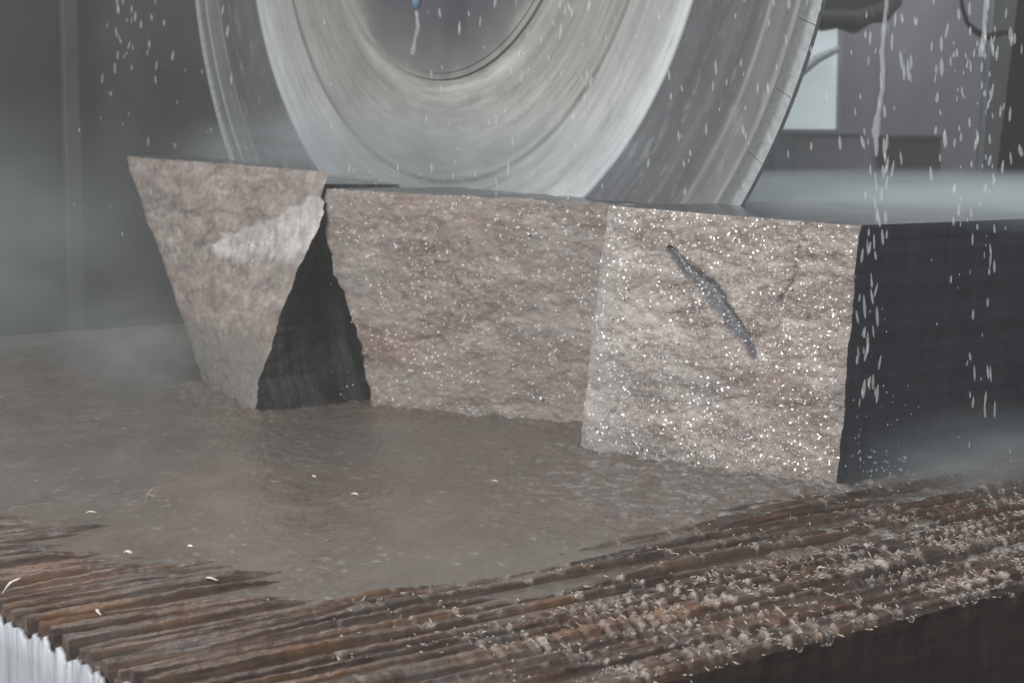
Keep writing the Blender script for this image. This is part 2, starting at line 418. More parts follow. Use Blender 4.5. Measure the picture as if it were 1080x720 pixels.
def beam(name, i0, i1, x_right_open):
    Xs, Ys, Zs = X[i0:i1], Y[i0:i1], Z[i0:i1]
    n, m_ = Xs.shape
    V = [np.stack([Xs, Ys, Zs], -1).reshape(-1, 3)]; Fc = [gridfaces(n, m_)]; mi = [np.zeros(len(Fc[0]), int)]
    at = {'pale': [pale[i0:i1].ravel()], 'mud': [mud[i0:i1].ravel()]}
    off = n*m_
    levels = [0, .004, .026, .05, .09, .165]
    def skirt(edgepts, nrm):
        nonlocal off
        e = np.asarray(edgepts); rows = []
        for j, lv in enumerate(levels):
            q = e.copy()
            if j: 
                q[:, 2] = np.minimum(e[:, 2]-.001, -lv+(.0 if j > 1 else -.0)) if j > 1 else e[:, 2]-.003
                q += np.asarray(nrm)*(.003*fbm(e[:, 0]*30+e[:, 1]*30, np.full(len(e), lv*30), 2.2, 3))[:, None]*(1 if j < 5 else 0)
            rows.append(q)
        V.append(np.concatenate(rows)); f = gridfaces(len(levels), len(e), off); Fc.append(f); mi.append(np.ones(len(f), int))
        for a in at: at[a].append(np.zeros(len(levels)*len(e)))
        off += len(levels)*len(e)
    P = np.stack([Xs, Ys, Zs], -1)
    skirt(P[-1], (1, 0, 0)); skirt(P[0][::-1], (-1, 0, 0)); skirt(P[::-1, 0], (0, -1, 0)); skirt(P[:, -1], (0, 1, 0))
    me = mesh_np(name, np.concatenate(V), np.concatenate(Fc)[:, ::-1], np.concatenate(mi), {a: np.concatenate(b) for a, b in at.items()})
    return link(name, me, [M['wood'], M['wood_side']], bed)
b1 = beam('timber_panel', 0, iseam, False); b1['label'] = 'wide grooved timber panel half drowned in grey slurry'
b2 = beam('edge_beam', iseam, nx, True); b2['label'] = 'frayed edge beam cut across by close saw grooves'
for o in (b1, b2):
    o.data.update()
# timber's pale end face, an added thin strip with the same comb of grooves
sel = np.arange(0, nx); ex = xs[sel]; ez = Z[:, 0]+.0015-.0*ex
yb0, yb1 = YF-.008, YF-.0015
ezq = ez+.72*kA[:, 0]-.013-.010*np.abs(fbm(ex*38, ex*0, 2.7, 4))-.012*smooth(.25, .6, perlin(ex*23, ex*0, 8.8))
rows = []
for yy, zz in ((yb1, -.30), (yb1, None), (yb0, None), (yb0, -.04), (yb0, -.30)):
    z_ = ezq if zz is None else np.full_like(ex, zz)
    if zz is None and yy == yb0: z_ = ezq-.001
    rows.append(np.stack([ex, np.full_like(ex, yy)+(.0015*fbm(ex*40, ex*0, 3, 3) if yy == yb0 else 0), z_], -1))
me = mesh_np('end_face', np.concatenate(rows), gridfaces(5, len(ex)))
o = link('end_face', me, M['end'], bed, smoothed=False); o['label'] = 'pale end face of the timber notched like a comb by the saw grooves'

# trolley under the bed, floor
tb = BM()
tb.box((XL+.1, YF+.12, -.40), (XR-.10, YB-.1, -.185), .01)
tr = tb.done('saw_trolley', M['trolley']); tag(tr, 'dark steel trolley carrying the timber bed, seen under its right edge', 'trolley')
f = mesh_np('floor', [(-16, -3, -.95), (6, -3, -.95), (6, 16, -.95), (-16, 16, -.95)], [(0, 1, 2, 3)])
fl = link('floor', f, M['floor'], smoothed=False); tag(fl, 'wet grey concrete workshop floor', 'floor', kind='structure')

# ------------------------------------------------------------------ slurry over the timber
sx = np.linspace(XL+.01, XR-.01, 420); sy = np.linspace(YF+.006, YB-.02, 520)
SX, SY = np.meshgrid(sx, sy, indexing='ij')
sdR, sdL = XR-SX, SY-YF
churn = smooth(.9, .0, np.abs(SY-(2.32-.10*smooth(-2.6, -2.1, SX)))) * smooth(-2.95, -2.35, SX)
SZ = -.0005+.0006*fbm(SX*7, SY*16, 2, 3)+.0016*fbm(SX*22, SY*40, 5, 3)*churn
SZ += churn*.007*np.clip(fbm(SX*16, SY*22, 7, 4), -.3, 1.2)
SZ -= .0075*smooth(.34, .10, sdR+.06*fbm(SX*4, SY*4, 8, 3))+.006*smooth(.20, .03, sdL)+.012*smooth(.03, 0, sdR)+.012*smooth(.02, 0, sdL)
def d2(a, b):
    a, b = a[:2], b[:2]; t = np.clip(((SX-a[0])*(b-a)[0]+(SY-a[1])*(b-a)[1])/((b-a)@(b-a)), 0, 1)
    return np.hypot(SX-a[0]-t*(b-a)[0], SY-a[1]-t*(b-a)[1])
foot = np.minimum.reduce([d2(onz(612, 474), onz(880, 513)), d2(onz(390, 429), onz(612, 448)), d2(onz(216, 405), onz(265, 438)), d2(onz(880, 513), onz(1080, 478))])
sludge = smooth(.10, .0, foot+.05*fbm(SX*9, SY*9, 3, 3))
SZ += sludge*(.004+.008*fbm(SX*22, SY*22, 6, 4))+smooth(.2, .05, foot)*.006*np.clip(fbm(SX*30, SY*30, 2, 3), 0, 1)
foam = np.clip(smooth(.35, 1.1, churn)*np.clip(fbm(SX*26, SY*34, 9, 3)+.25, 0, 1)*1.3, 0, 1)
foam = np.clip(foam+.8*sludge*np.clip(fbm(SX*45, SY*45, 8, 3), 0, 1)*smooth(-3.6, -2.4, SX), 0, 1)
foam += np.clip(smooth(.50, .85, fbm(SX*42, SY*60, 4, 2)+.25*fbm(SX*5, SY*5, 1, 2))*.7, 0, 1)
me = mesh_np('slurry', np.stack([SX, SY, SZ], -1).reshape(-1, 3), gridfaces(*SX.shape)[:, ::-1], None, {'foam': np.clip(foam, 0, 1), 'ripple': np.clip(.16+.9*smooth(.75, .1, foot+.2*fbm(SX*4, SY*4, 7, 3))+.25*smooth(1.3, 2.0, SY), 0, 1)})
sl = link('slurry_water', me, M['slurry']); tag(sl, 'grey brown slurry water flowing over the timber bed', 'water', kind='structure')

# ------------------------------------------------------------------ stone blocks
def block(name, fl_, fr_, backs, mats, amp, freq, nu=150, nv=150, attrs=None, sideamp=0., zoff=0., edge_amp=.006, seed=0., flare=None, mids=None):
    """fl_/fr_: front left and right outlines, lists of 3-D points from the bottom up; backs: (left bottom, right bottom, right top, left top)."""
    def resample(pts, n):
        pts = np.array(pts); s = np.r_[0, np.cumsum(np.linalg.norm(np.diff(pts, axis=0), axis=1))]; t = np.linspace(0, s[-1], n)
        return np.stack([np.interp(t, s, pts[:, i]) for i in range(3)], -1)
    L, R = resample(fl_, nv), resample(fr_, nv)
    u = np.linspace(0, 1, nu)[:, None, None]
    P = L[None]*(1-u)+R[None]*u                                  # nu x nv x 3
    wdir = (R[0]-L[0]); wdir[2] = 0; wdir /= np.linalg.norm(wdir); nrm = np.array([wdir[1], -wdir[0], 0])
    s_ = P@wdir; zz = P[..., 2]
    h = amp*(fbm(s_*freq+seed, zz*freq*1.25, seed, 5, .55))+amp*.5*fbm(s_*freq*5, zz*freq*6, seed+2, 3)
    eu = np.minimum(np.linspace(0, 1, nu), 1-np.linspace(0, 1, nu))[:, None]; ev = (1-np.linspace(0, 1, nv))[None, :]
    h = h-amp*1.1*np.exp(-eu*40)-amp*.9*np.exp(-ev*40)           # rounded, chipped arrises
    h = h*np.ones_like(s_)
    A = attrs(P, s_, zz) if attrs else {}
    if 'dent' in A: h = h-A.pop('dent')
    if flare is not None: h = h+flare(P, zz)
    Pd = P+nrm*h[..., None]
    jit = edge_amp*fbm(zz*22, s_*0+seed, seed+4, 4)
    Pd = Pd+wdir*(jit*np.exp(-eu*14))[..., None]
    Pd[..., 2] += .35*edge_amp*fbm(s_*20, zz*0+seed, 3.1, 4)*np.exp(-ev*14)
    V = [Pd.reshape(-1, 3)]; Fs = [gridfaces(nu, nv)]; mi = [np.zeros(len(Fs[0]), int)]
    at = {k: [v.ravel()] for k, v in A.items()}
    for k in ('scar', 'pale', 'mud'): at.setdefault(k, [np.zeros(nu*nv)])
    off = nu*nv; nd = 60
    def add(E0, E1, mat, rough=0., outward=None, Em=None):
        nonlocal off
        t = (np.linspace(0, 1, nd)**1.5)[:, None, None]
        if Em is None: G = E0[None]*(1-t)+E1[None]*t
        else: G = np.where(t < .5, E0[None]*(1-2*t)+Em[None]*2*t, Em[None]*(2-2*t)+E1[None]*(2*t-1))
        if rough:
            G = G+np.asarray(outward)*(rough*fbm(G[..., 1]*9, G[..., 2]*12, 6, 5)*np.minimum(1, t[..., 0]*14))[..., None]
        V.append(G.reshape(-1, 3)); q = gridfaces(nd, G.shape[1], off); Fs.append(q); mi.append(np.full(len(q), mat))
        for k in at: at[k].append(np.zeros(nd*G.shape[1]))
        off += nd*G.shape[1]
    bl, br, btr, btl = [np.array(b, float) for b in backs]
    tv = np.linspace(0, 1, nv)[:, None]; tu = np.linspace(0, 1, nu)[:, None]
    BL, BR = bl*(1-tv)+btl*tv, br*(1-tv)+btr*tv
    mR = mL = mT = None
    if mids is not None:
        c0, c1, c2, c3 = [np.array(b, float) for b in mids]
        mL, mR, mT = c0*(1-tv)+c3*tv, c1*(1-tv)+c2*tv, (c3*(1-tu)+c2*tu)[::-1]
    add(Pd[-1], BR, 1, sideamp, (1, 0, 0), mR); add(Pd[0][::-1], BL[::-1], 1, Em=None if mL is None else mL[::-1])
    add(Pd[::-1, -1], (btl*(1-tu)+btr*tu)[::-1], 2, Em=mT)
    me = mesh_np(name, np.concatenate(V), np.concatenate(Fs), np.concatenate(mi), {k: np.concatenate(v) for k, v in at.items()})
    bm = bmesh.new(); bm.from_mesh(me)
    q = [bm.verts.new(p) for p in (bl, br, btr, btl)]; fc = bm.faces.new(q[::-1]); fc.material_index = 1
    q = [bm.verts.new(p) for p in (Pd[0, 0], Pd[-1, 0], br, bl)]; fc = bm.faces.new(q[::-1]); fc.material_index = 1
    bm.to_mesh(me); bm.free()
    return link(name, me, mats)
def seg_dist(px, pts):                                            # distance from image points to an image polyline
    best = np.full(px.shape[:-1], 1e9)
    for (a, b) in zip(pts, pts[1:]):
        a, b = np.array(a, float), np.array(b, float); t = np.clip(((px-a)@(b-a))/((b-a)@(b-a)), 0, 1)
        best = np.minimum(best, np.linalg.norm(px-(a+t[..., None]*(b-a)), axis=-1))
    return best
# block at the right, nearest (front outline taken where it stands: on the bed, front plane through its two base corners)
ga, gb = onz(612, 474), onz(880, 513)
def v3(px, py): return onv(px, py, ga, gb)
# marks: given as points on the stone's face in metres (s along the face, z up)
d3 = (gb-ga)/np.linalg.norm(gb-ga)
def facept(px, py): 
    p = v3(px, py); return np.array([p@d3, p[2]])
scar_line = [facept(*p) for p in ((706, 262), (722, 283), (748, 306), (768, 333), (784, 356), (797, 378))]
crack = [facept(*p) for p in ((842, 262), (838, 290), (822, 318))]
def attrs3(P, s_, zz):
    q = np.stack([P@d3, zz], -1)
    wob = .004*fbm(q[..., 0]*40, q[..., 1]*40, 1, 3)
    d = seg_dist(q, scar_line)+wob
    t = np.clip((q[..., 0]-scar_line[0][0])/(scar_line[-1][0]-scar_line[0][0]), 0, 1)
    wd = .004+.016*np.sin(np.pi*np.clip(t, .05, 1))**.8
    scar = smooth(wd*1.25, wd*.6, d)
    dent = .016*smooth(wd*1.3, 0, d)
    dc = seg_dist(q, crack)+wob*.6
    dent = dent+.008*smooth(.006, 0, dc)
    mud = .6*smooth(.05, .0, zz+.02*fbm(q[..., 0]*9, zz*9, 2, 3))
    pale = .55*smooth(.16, .0, np.abs(q[..., 0]-q[..., 0].min()-.02))
    return {'scar': np.clip(scar+.5*smooth(.005, 0, dc), 0, 1), 'dent': dent, 'mud': mud, 'pale': pale}
s3 = block('stone_block', [v3(609, 474)-[0, 0, .012], v3(622, 360), v3(640, 217)], [v3(880, 513)-[0, 0, .012], v3(892, 380), v3(905, 238)],
      [(-2.66, 4.9, -.012), (-2.06, 4.9, -.012), (-2.02, 4.9, .452), (-2.68, 4.9, .462)],
      [M['stone_near'], M['sawn_side'], M['sawn_top']], .005, 9, 210, 190, attrs3, edge_amp=.0018, seed=1.3)
tag(s3, 'glittering wet stone block at the right with a dark curved scar and smooth black side', 'stone block', 'stone blocks standing on the timber bed')
# middle block
ma, mb = onz(390, 429), onz(612, 448)
def v2(px, py): return onv(px, py, ma, mb)
def ext(p, d=.12):
    u = (mb-ma)/np.linalg.norm(mb-ma); return p+u*d
def attrs2(P, s_, zz):
    return {'mud': .7*smooth(.035, .0, zz+.015*fbm(s_*12, zz*9, 2, 3)), 'dent': .0022*smooth(.010, 0, np.abs(zz-.195-.05*fbm(s_*3, s_*0, 5, 2)))*smooth(.1, .5, fbm(s_*4, zz*2, 8, 2)+.3)}
s2 = block('stone_block', [v2(391, 429)-[0, 0, .012], v2(376, 352), v2(347, 272), v2(336, 230), v2(341, 199)],
      [ext(v2(612, 448), .10)-[0, 0, .012], ext(v2(622, 340), .10), ext(v2(640, 216), .10)],
      [(-3.37, 3.6, -.012), (-2.74, 3.6, -.012), (-2.72, 3.6, .47), (-3.44, 3.6, .49)],
      [M['stone_mid'], M['rough_shaded_side'], M['sawn_top']], .0045, 7, 190, 170, attrs2, edge_amp=.010, seed=4.7)
tag(s2, 'dull brown rough stone block in the middle, between the black gap and the glittering block', 'stone block', 'stone blocks standing on the timber bed')
# left block, wider at the top, leaning over the gap
Y1 = 1.968
def v1(px, py): return ony(px, py, Y1)
def q1(px, py): p = ony(px, py, 2.18); return np.array([p[0], p[2]])
wedge = [q1(*p) for p in ((207, 262), (240, 246), (285, 232), (318, 212), (334, 205))]
def attrs1(P, s_, zz):
    q = np.stack([P[..., 0], zz], -1)
    d = seg_dist(q, wedge)
    xs_ = np.array([w[0] for w in wedge]); zs_ = np.array([w[1] for w in wedge])
    up = np.interp(q[..., 0], xs_, zs_)
    depth = np.interp(q[..., 0], [xs_[0], xs_[0]+.12, xs_[-2], xs_[-1]], [.0, .055, .13, .15])
    wob = .012*fbm(q[..., 0]*20, zz*20, 3, 4)
    inside = smooth(-.006, .006, up-zz+wob)*smooth(.012, -.03, up-zz-depth+2*wob)*smooth(xs_[0]-.01, xs_[0]+.02, q[..., 0])
    pale = inside*np.clip(.72+.6*fbm(q[..., 0]*34+zz*20, zz*12, 7, 3), .15, 1)
    low = 1.2*smooth(.19, .11, zz+.03*fbm(q[..., 0]*7, zz*7, 9, 3))
    return {'pale': np.clip(pale, 0, 1), 'dent': .008*inside, 'mud': low}
s1 = block('stone_block', [ony(216, 405, 2.14)-[0, 0, .02], ony(196, 352, 2.17), ony(162, 255, 2.22), ony(130, 165, 2.28)],
      [ony(265, 438, 1.975)-[0, 0, .012], ony(271, 400, 2.02), ony(289, 345, 2.07), ony(316, 274, 2.13), ony(333, 226, 2.165), ony(344, 181, 2.20)],
      [(-4.1, 3.6, -.015), (-3.50, 3.6, -.015), (-3.72, 3.6, .47), (-4.9, 3.6, .555)],
      [M['stone_far'], M['rough_shaded_side'], M['sawn_top']], .0055, 8, 200, 180, attrs1, sideamp=.012, edge_amp=.007, seed=8.2,
      mids=[(-3.9, 2.32, -.015), (-3.46, 2.32, -.015), (-3.70, 2.32, .50), (-4.7, 2.4, .562)])
tag(s1, 'top-heavy tan stone block at the left with a pale scraped wedge, overhanging the black gap', 'stone block', 'stone blocks standing on the timber bed')

# ------------------------------------------------------------------ saw blade
BC = Vector((-3.5085, 2.558, 1.2498)); R_IN = 1.212; R_OUT = 1.262
blade = empty('stone_saw', BC); tag(blade, 'huge round steel saw blade with ringed wear marks cutting down into the stone blocks', 'stone saw')
def disc(name, r0, r1, y0, y1, mat, a0=0., a1=2*math.pi, n=256, rings=6, parent=blade, full=True):
    bm = bmesh.new(); angs = [a0+(a1-a0)*i/n for i in range(n if full else n+1)]
    prof = [(r0+(r1-r0)*k/rings, y0) for k in range(rings+1)]+[(r1-(r1-r0)*k/rings, y1) for k in range(rings+1)]
    vs = [[bm.verts.new((r*math.cos(a), y, r*math.sin(a))) for (r, y) in prof] for a in angs]
    m_ = len(prof); cnt = len(angs)
    for i in range(cnt if full else cnt-1):
        A, B = vs[i], vs[(i+1) % cnt]
        for k in range(m_): bm.faces.new((A[k], A[(k+1) % m_], B[(k+1) % m_], B[k]))
    if not full:
        bm.faces.new(vs[0][::-1]); bm.faces.new(vs[-1])
    bmesh.ops.recalc_face_normals(bm, faces=bm.faces[:])
    me = bpy.data.meshes.new(name); bm.to_mesh(me); bm.free()
    o = bpy.data.objects.new(name, me); COL.objects.link(o); me.materials.append(mat); o.parent = parent
    return o
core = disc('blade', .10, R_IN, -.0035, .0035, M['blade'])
NS = 54; gap = .0008/1.24
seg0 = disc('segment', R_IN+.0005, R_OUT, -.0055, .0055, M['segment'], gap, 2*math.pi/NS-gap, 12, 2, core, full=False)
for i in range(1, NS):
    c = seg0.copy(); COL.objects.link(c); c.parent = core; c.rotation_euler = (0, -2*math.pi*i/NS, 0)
fl_o = disc('flange', .06, .485, -.014, -.004, M['flange'], n=160)
fr_o = disc('flange_ring', .4855, .50, -.011, -.004, M['flange'], n=160, rings=2, parent=fl_o)

# ------------------------------------------------------------------ blue water hose in front of the hub
yy = 2.40
def hp(px, py, y=yy): return Vector(ony(px, py, y))
hz = empty('water_hose', hp(440, -60)); tag(hz, 'blue water hose end hanging before the dark centre of the saw blade', 'hose')
BM().tube([hp(448, -150), hp(446, -90), hp(443, -40), hp(440, -6)], .010, 14).done('hose_tube', M['hose'], hz, True)
BM().tube([hp(440.2, -8), hp(439.8, 0), hp(439.2, 9)], [.012, .012, .009], 14).done('nozzle', M['hose'], hz, True)
def stream(name, pts, rad, label, y=None):
    P = []; Rr = []
    n = len(pts)
    for i in range((n-1)*6+1):
        t = i/6; k = min(int(t), n-2); q = t-k
        a, b = Vector(pts[k]), Vector(pts[k+1]); P.append(a.lerp(b, q))
        r = rad[k]*(1-q)+rad[k+1]*q; Rr.append(r*(1+.12*math.sin(i*1.7)+.10*math.sin(i*.9+1)))
    for i in range(1, len(P)-1): P[i] = P[i]+Vector((random.uniform(-1, 1), 0, 0))*.0009
    o = BM().tube(P, Rr, 10).done(name, M['drop'], None, True)
    return tag(o, label, 'water stream', 'water streams falling from the saw')
ys_ = 2.30
stream('water_stream', [hp(x, y, ys_) for x, y in ((938, -40), (934, 15), (930, 55), (932, 85), (927, 115), (924, 138), (924, 165))], [.0025, .0035, .0042, .0036, .0045, .0068, .002],
       'long wavering water stream falling in front of the pale grey wall')
stream('water_stream', [hp(x, y, ys_) for x, y in ((1042, -30), (1040, 10), (1037, 40), (1035, 60))], [.003, .004, .0035, .006],
       'short thin water stream falling across the hanging black cable')
stream('water_stream', [hp(x, y, yy-.01) for x, y in ((439, 12), (441, 28), (437, 45), (435, 58))], [.004, .005, .004, .006],
       'short water stream running from the blue hose end')

# ------------------------------------------------------------------ drops (uncountable)
def ico():
    bm = bmesh.new(); bmesh.ops.create_icosphere(bm, subdivisions=2, radius=1)
    bm.verts.ensure_lookup_table(); v = np.array([x.co[:] for x in bm.verts]); f = np.array([[x.index for x in q.verts] for q in bm.faces]); bm.free(); return v, f
IV, IF = ico()
def ico1():
    bm = bmesh.new(); bmesh.ops.create_icosphere(bm, subdivisions=1, radius=1)
    bm.verts.ensure_lookup_table(); v = np.array([x.co[:] for x in bm.verts]); f = np.array([[x.index for x in q.verts] for q in bm.faces]); bm.free(); return v, f
JV, JF = ico1()
drops = []
def region(n, x0, x1, y0, y1, yd0, yd1, s=(.002, .0045), el=(2.4, 6.0)):
    for _ in range(n):
        p = ony(random.uniform(x0, x1), random.uniform(y0, y1), random.uniform(yd0, yd1))
        r = .60*random.uniform(*s)*(1 if random.random() < .8 else 1.4)*p[1]/2.5
        drops.append((p, r, r*random.uniform(*el), random.gauss(0, .10), random.gauss(0, .10)))
region(24, 115, 165, -10, 75, 2.3, 2.5, (.003, .006)); region(22, 100, 245, 0, 165, 2.2, 2.6, (.0025, .0055)); region(8, 60, 190, 100, 330, 1.7, 1.9, (.002, .004))
region(70, 440, 880, -10, 210, 2.05, 2.5, (.002, .0048)); region(18, 590, 625, 0, 130, 2.2, 2.4)
region(80, 885, 1080, -10, 200, 2.2, 2.9, (.0022, .0055)); region(55, 1005, 1050, 20, 250, 2.3, 2.6, (.002, .0045), (1.8, 4))
region(20, 912, 936, 150, 260, 2.25, 2.34, (.003, .006), (3, 6)); region(30, 903, 928, 250, 440, 2.25, 2.34, (.002, .0052), (3, 8)); region(34, 900, 965, 405, 500, 2.2, 2.36, (.0009, .0024), (1, 2.2))
region(22, 1018, 1050, 235, 480, 2.2, 2.5, (.0015, .004), (3, 9)); region(26, 900, 1075, 240, 480, 2.0, 2.3, (.0009, .0022), (1.5, 4))
region(28, 340, 640, 10, 190, 2.1, 2.5, (.002, .0045)); region(90, 835, 960, 475, 522, 2.22, 2.35, (.0010, .003), (.8, 1.6))
region(70, 220, 300, 150, 168, 2.45, 2.55, (.0015, .004), (.7, 1.3)); region(90, 330, 480, 176, 198, 2.25, 2.5, (.0012, .0035), (.7, 1.3))
def drops_mesh(name, D, V0, F0, mat, label):
    n = len(D); V = []; 
    for p, r, l, tx, ty in D:
        v = V0*np.array([r, r, l]); v[:, 2] += 0
        taper = 1-.45*np.clip(V0[:, 2], 0, 1)**1.5; v[:, 0] *= taper; v[:, 1] *= taper
        v[:, 0] += v[:, 2]*tx; v[:, 1] += v[:, 2]*ty
        V.append(v+p)
    Fc = np.concatenate([F0+i*len(V0) for i in range(n)])
    o = link(name, mesh_np(name, np.concatenate(V), Fc), mat); return tag(o, label, 'water', kind='stuff')
drops_mesh('water_drops', drops, IV, IF, M['drop'], 'falling water drops and splashes around the saw blade and stones')
# beads and spray clinging to the near block's face
beads = []
def face_beads(n, xr, yr, plane, rr, dens):
    nrm_ = np.array([d3[1], -d3[0], 0])
    k = 0
    while k < n:
        px, py = random.uniform(*xr), random.uniform(*yr)
        if not dens(px, py): continue
        p = plane(px, py)+nrm_*random.uniform(.002, .013)
        r = rr*random.lognormvariate(0, .45); beads.append((p, r, r*random.uniform(.7, 1.3), 0, random.uniform(-.4, .4))); k += 1
def dens3(px, py):
    l = 612+(640-612)*(474-py)/257.; r = 880+25*(513-py)/275.
    t = 217+(px-640)*.08; b = 474+(px-612)*.146
    if not (l+4 < px < r-3 and t+3 < py < b): return False
    n = float(perlin(px*.022, py*.022, 4.4))+.5*float(perlin(px*.07, py*.07, 1.4))
    return random.random() < min(1, max(.06, .42+.9*n+.25*(py-380)/120+.35*(abs(px-845) < 40 and py < 330)))
face_beads(2600, (605, 906), (215, 515), v3, .00075, dens3)
def dens2(px, py): return random.random() < max(.02, .25+.8*float(perlin(px*.03, py*.03, 7.7)))
face_beads(160, (350, 612), (206, 425), v2, .0009, dens2)
face_beads(40, (240, 318), (225, 290), lambda a_, b_: ony(a_, b_, 2.12), .0010, lambda a, b: b > 300-a*.25 and random.random() < .6)
drops_mesh('water_beads', beads, JV, JF, M['bead'], 'tiny glinting water beads spattered over the stone faces')

# ------------------------------------------------------------------ splinters (uncountable) and single chips
iy, ix = np.meshgrid(np.arange(ny), np.arange(nx)); wgt = (fr*expo*(.5+.7*expo_r)).ravel(); wgt[Vt[:, 0] < -2.9] = 0; wgt *= 1
wgt = wgt+(.25*edgefall*(Y < 3)).ravel()
pick = RNG.choice(len(wgt), 4200, p=wgt/wgt.sum())
SV = []; SF = []
for q, i in enumerate(pick):
    p = Vt[i]+[0, 0, .001]; L = random.lognormvariate(math.log(.0046), .55); w = random.uniform(.0006, .0017)
    a = random.choice((0, math.pi))+random.gauss(0, .35) if random.random() < .85 else random.uniform(0, 6.28)
    el = abs(random.gauss(.15, .35)); d = np.array([math.cos(a)*math.cos(el), math.sin(a)*math.cos(el), math.sin(el)])
    s = np.array([-math.sin(a), math.cos(a), 0]); n_ = np.cross(d, s); bend = random.gauss(0, .10)*L
    mid = p+d*L*.55+s*bend*.5+n_*bend*.3; tip = p+d*L+s*bend*1.2-np.array([0, 0, abs(bend)*.4])
    b = len(SV)
    for c, ww in ((p, w), (mid, w*.85)):
        SV += [c-s*ww, c+s*ww, c+n_*ww*.8]
    SV.append(tip)
    SF += [(b, b+1, b+4), (b, b+4, b+3), (b+1, b+2, b+5), (b+1, b+5, b+4), (b+2, b, b+3), (b+2, b+3, b+5), (b+3, b+4, b+6), (b+4, b+5, b+6), (b+5, b+3, b+6)]
o = link('wood_splinters', mesh_np('wood_splinters', np.array(SV), np.array(SF)), M['splinter']); tag(o, 'frayed pale wood splinters along the saw grooves of the timber bed', 'splinters', kind='stuff')
def chip(px, py, L, w, ang, lift, curl, label):
    p = onz(px, py, .008); n = 9; V = []; 
    d = np.array([math.cos(ang), math.sin(ang), 0]); s = np.array([-math.sin(ang), math.cos(ang), 0])
    for k in range(n):
        t = k/(n-1); c = p+d*L*(t-.5)*math.cos(lift)+s*curl*L*(t-.5)**2*2+np.array([0, 0, L*t*math.sin(lift)+.15*L*math.sin(math.pi*t)])
        ww = w*(.35+.65*math.sin(math.pi*min(1, .12+t*.85)))*(1+.25*random.uniform(-1, 1))
        for (a, b) in ((-1, -.3), (1, -.3), (.7, .4), (-.6, .5)):
            V.append(c+s*ww*a+np.array([0, 0, ww*b*.8]))
    Fc = [(k*4+j, k*4+(j+1) % 4, k*4+4+(j+1) % 4, k*4+4+j) for k in range(n-1) for j in range(4)]+[(3, 2, 1, 0), tuple(n*4-4+j for j in range(4))]
    o = link('wood_chip', mesh_np('wood_chip', np.array(V), np.array(Fc)), M['chip'])
    return tag(o, label, 'wood chip', 'pale wood chips lying on the wet timber bed')
for a in [(157, 532, .034, .0011, .9, 1.0, .5, 'thin upright curl of wood standing in the slurry at the left'),
          (94, 545, .030, .0022, .2, .3, .3, 'small forked wood splinter at the left on an emerging ridge'),
          (135, 584, .020, .0045, .1, .15, .1, 'stubby white chip on an orange ridge above the smooth grey puddle'),
          (221, 612, .026, .0028, .25, .05, .3, 'flat white oval chip at the lower edge of the grey puddle'),
          (201, 577, .012, .004, 0, .2, 0, 'small white lump at the tip of a short ridge beside the grey puddle'),
          (103, 650, .036, .0024, -.6, .2, .4, 'pale bent sliver above the notched pale end face'),
          (12, 627, .034, .0055, .8, .7, .2, 'frayed pale tuft at the far left corner of the end face'),
          (331, 504, .020, .0030, -.4, .15, .2, 'pale flake floating in the slurry below the black gap'),
          (374, 522, .018, .0038, .1, .1, .1, 'small oval flake in open slurry, in front of the middle block'),
          (522, 508, .014, .0034, .2, .1, .1, 'tiny bright flake in the slurry, nearest the foot of the near block'),
          (864, 607, .030, .0032, -.5, .5, .3, 'stiff pale splinter at the right, sticking up from the cross-cut timber')]:
    chip(*a)

# ------------------------------------------------------------------ surroundings
wall = BM().box((-8.3, -2, -.95), (-8.0, 15, 5.5)).done('workshop_wall', M['wall']); tag(wall, 'blurred grey plaster workshop wall behind the saw blade', 'wall')
scr = empty('metal_screen', (-6, 3.5, -.95)); tag(scr, 'dark sheet metal screen rising behind the left end of the timber bed', 'screen')
BM().box((-6.06, 2.66, -.95), (-6.02, 6.35, 4.2)).done('sheet', M['sheet'], scr)
BM().box((-5.98, .2, -.95), (-5.94, 2.70, 4.2)).done('sheet', M['sheet2'], scr)
BM().box((-5.935, 2.655, -.95), (-5.90, 2.715, 4.2), .006).done('upright', M['sheet'], scr)
p0, p1 = onx(800, 136, -7.96), onx(885, 22, -7.96)
win = empty('window', (-7.97, p0[1], p0[2])); tag(win, 'bright blurred window in the grey wall beside the blade rim', 'window')
BM().box((-7.995, p0[1], p0[2]), (-7.97, p1[1], p1[2])).done('pane', M['pane'], win)
fb = BM()
fb.box((-7.998, p0[1]-.05, p1[2]), (-7.93, p1[1]+.04, p1[2]+.06)); fb.box((-7.998, p0[1]-.05, p0[2]-.05), (-7.93, p1[1]+.04, p0[2]))
fb.box((-7.998, p1[1], p0[2]+.001), (-7.935, p1[1]+.04, p1[2]-.001)); fb.done('frame', M['wall'], win)
BM().tube([onx(x, y, -7.90) for x, y in ((800, 120), (838, 82), (862, 62), (884, 52))], [.02, .03, .03, .02], 10).done('bar', M['pale'], win, True)
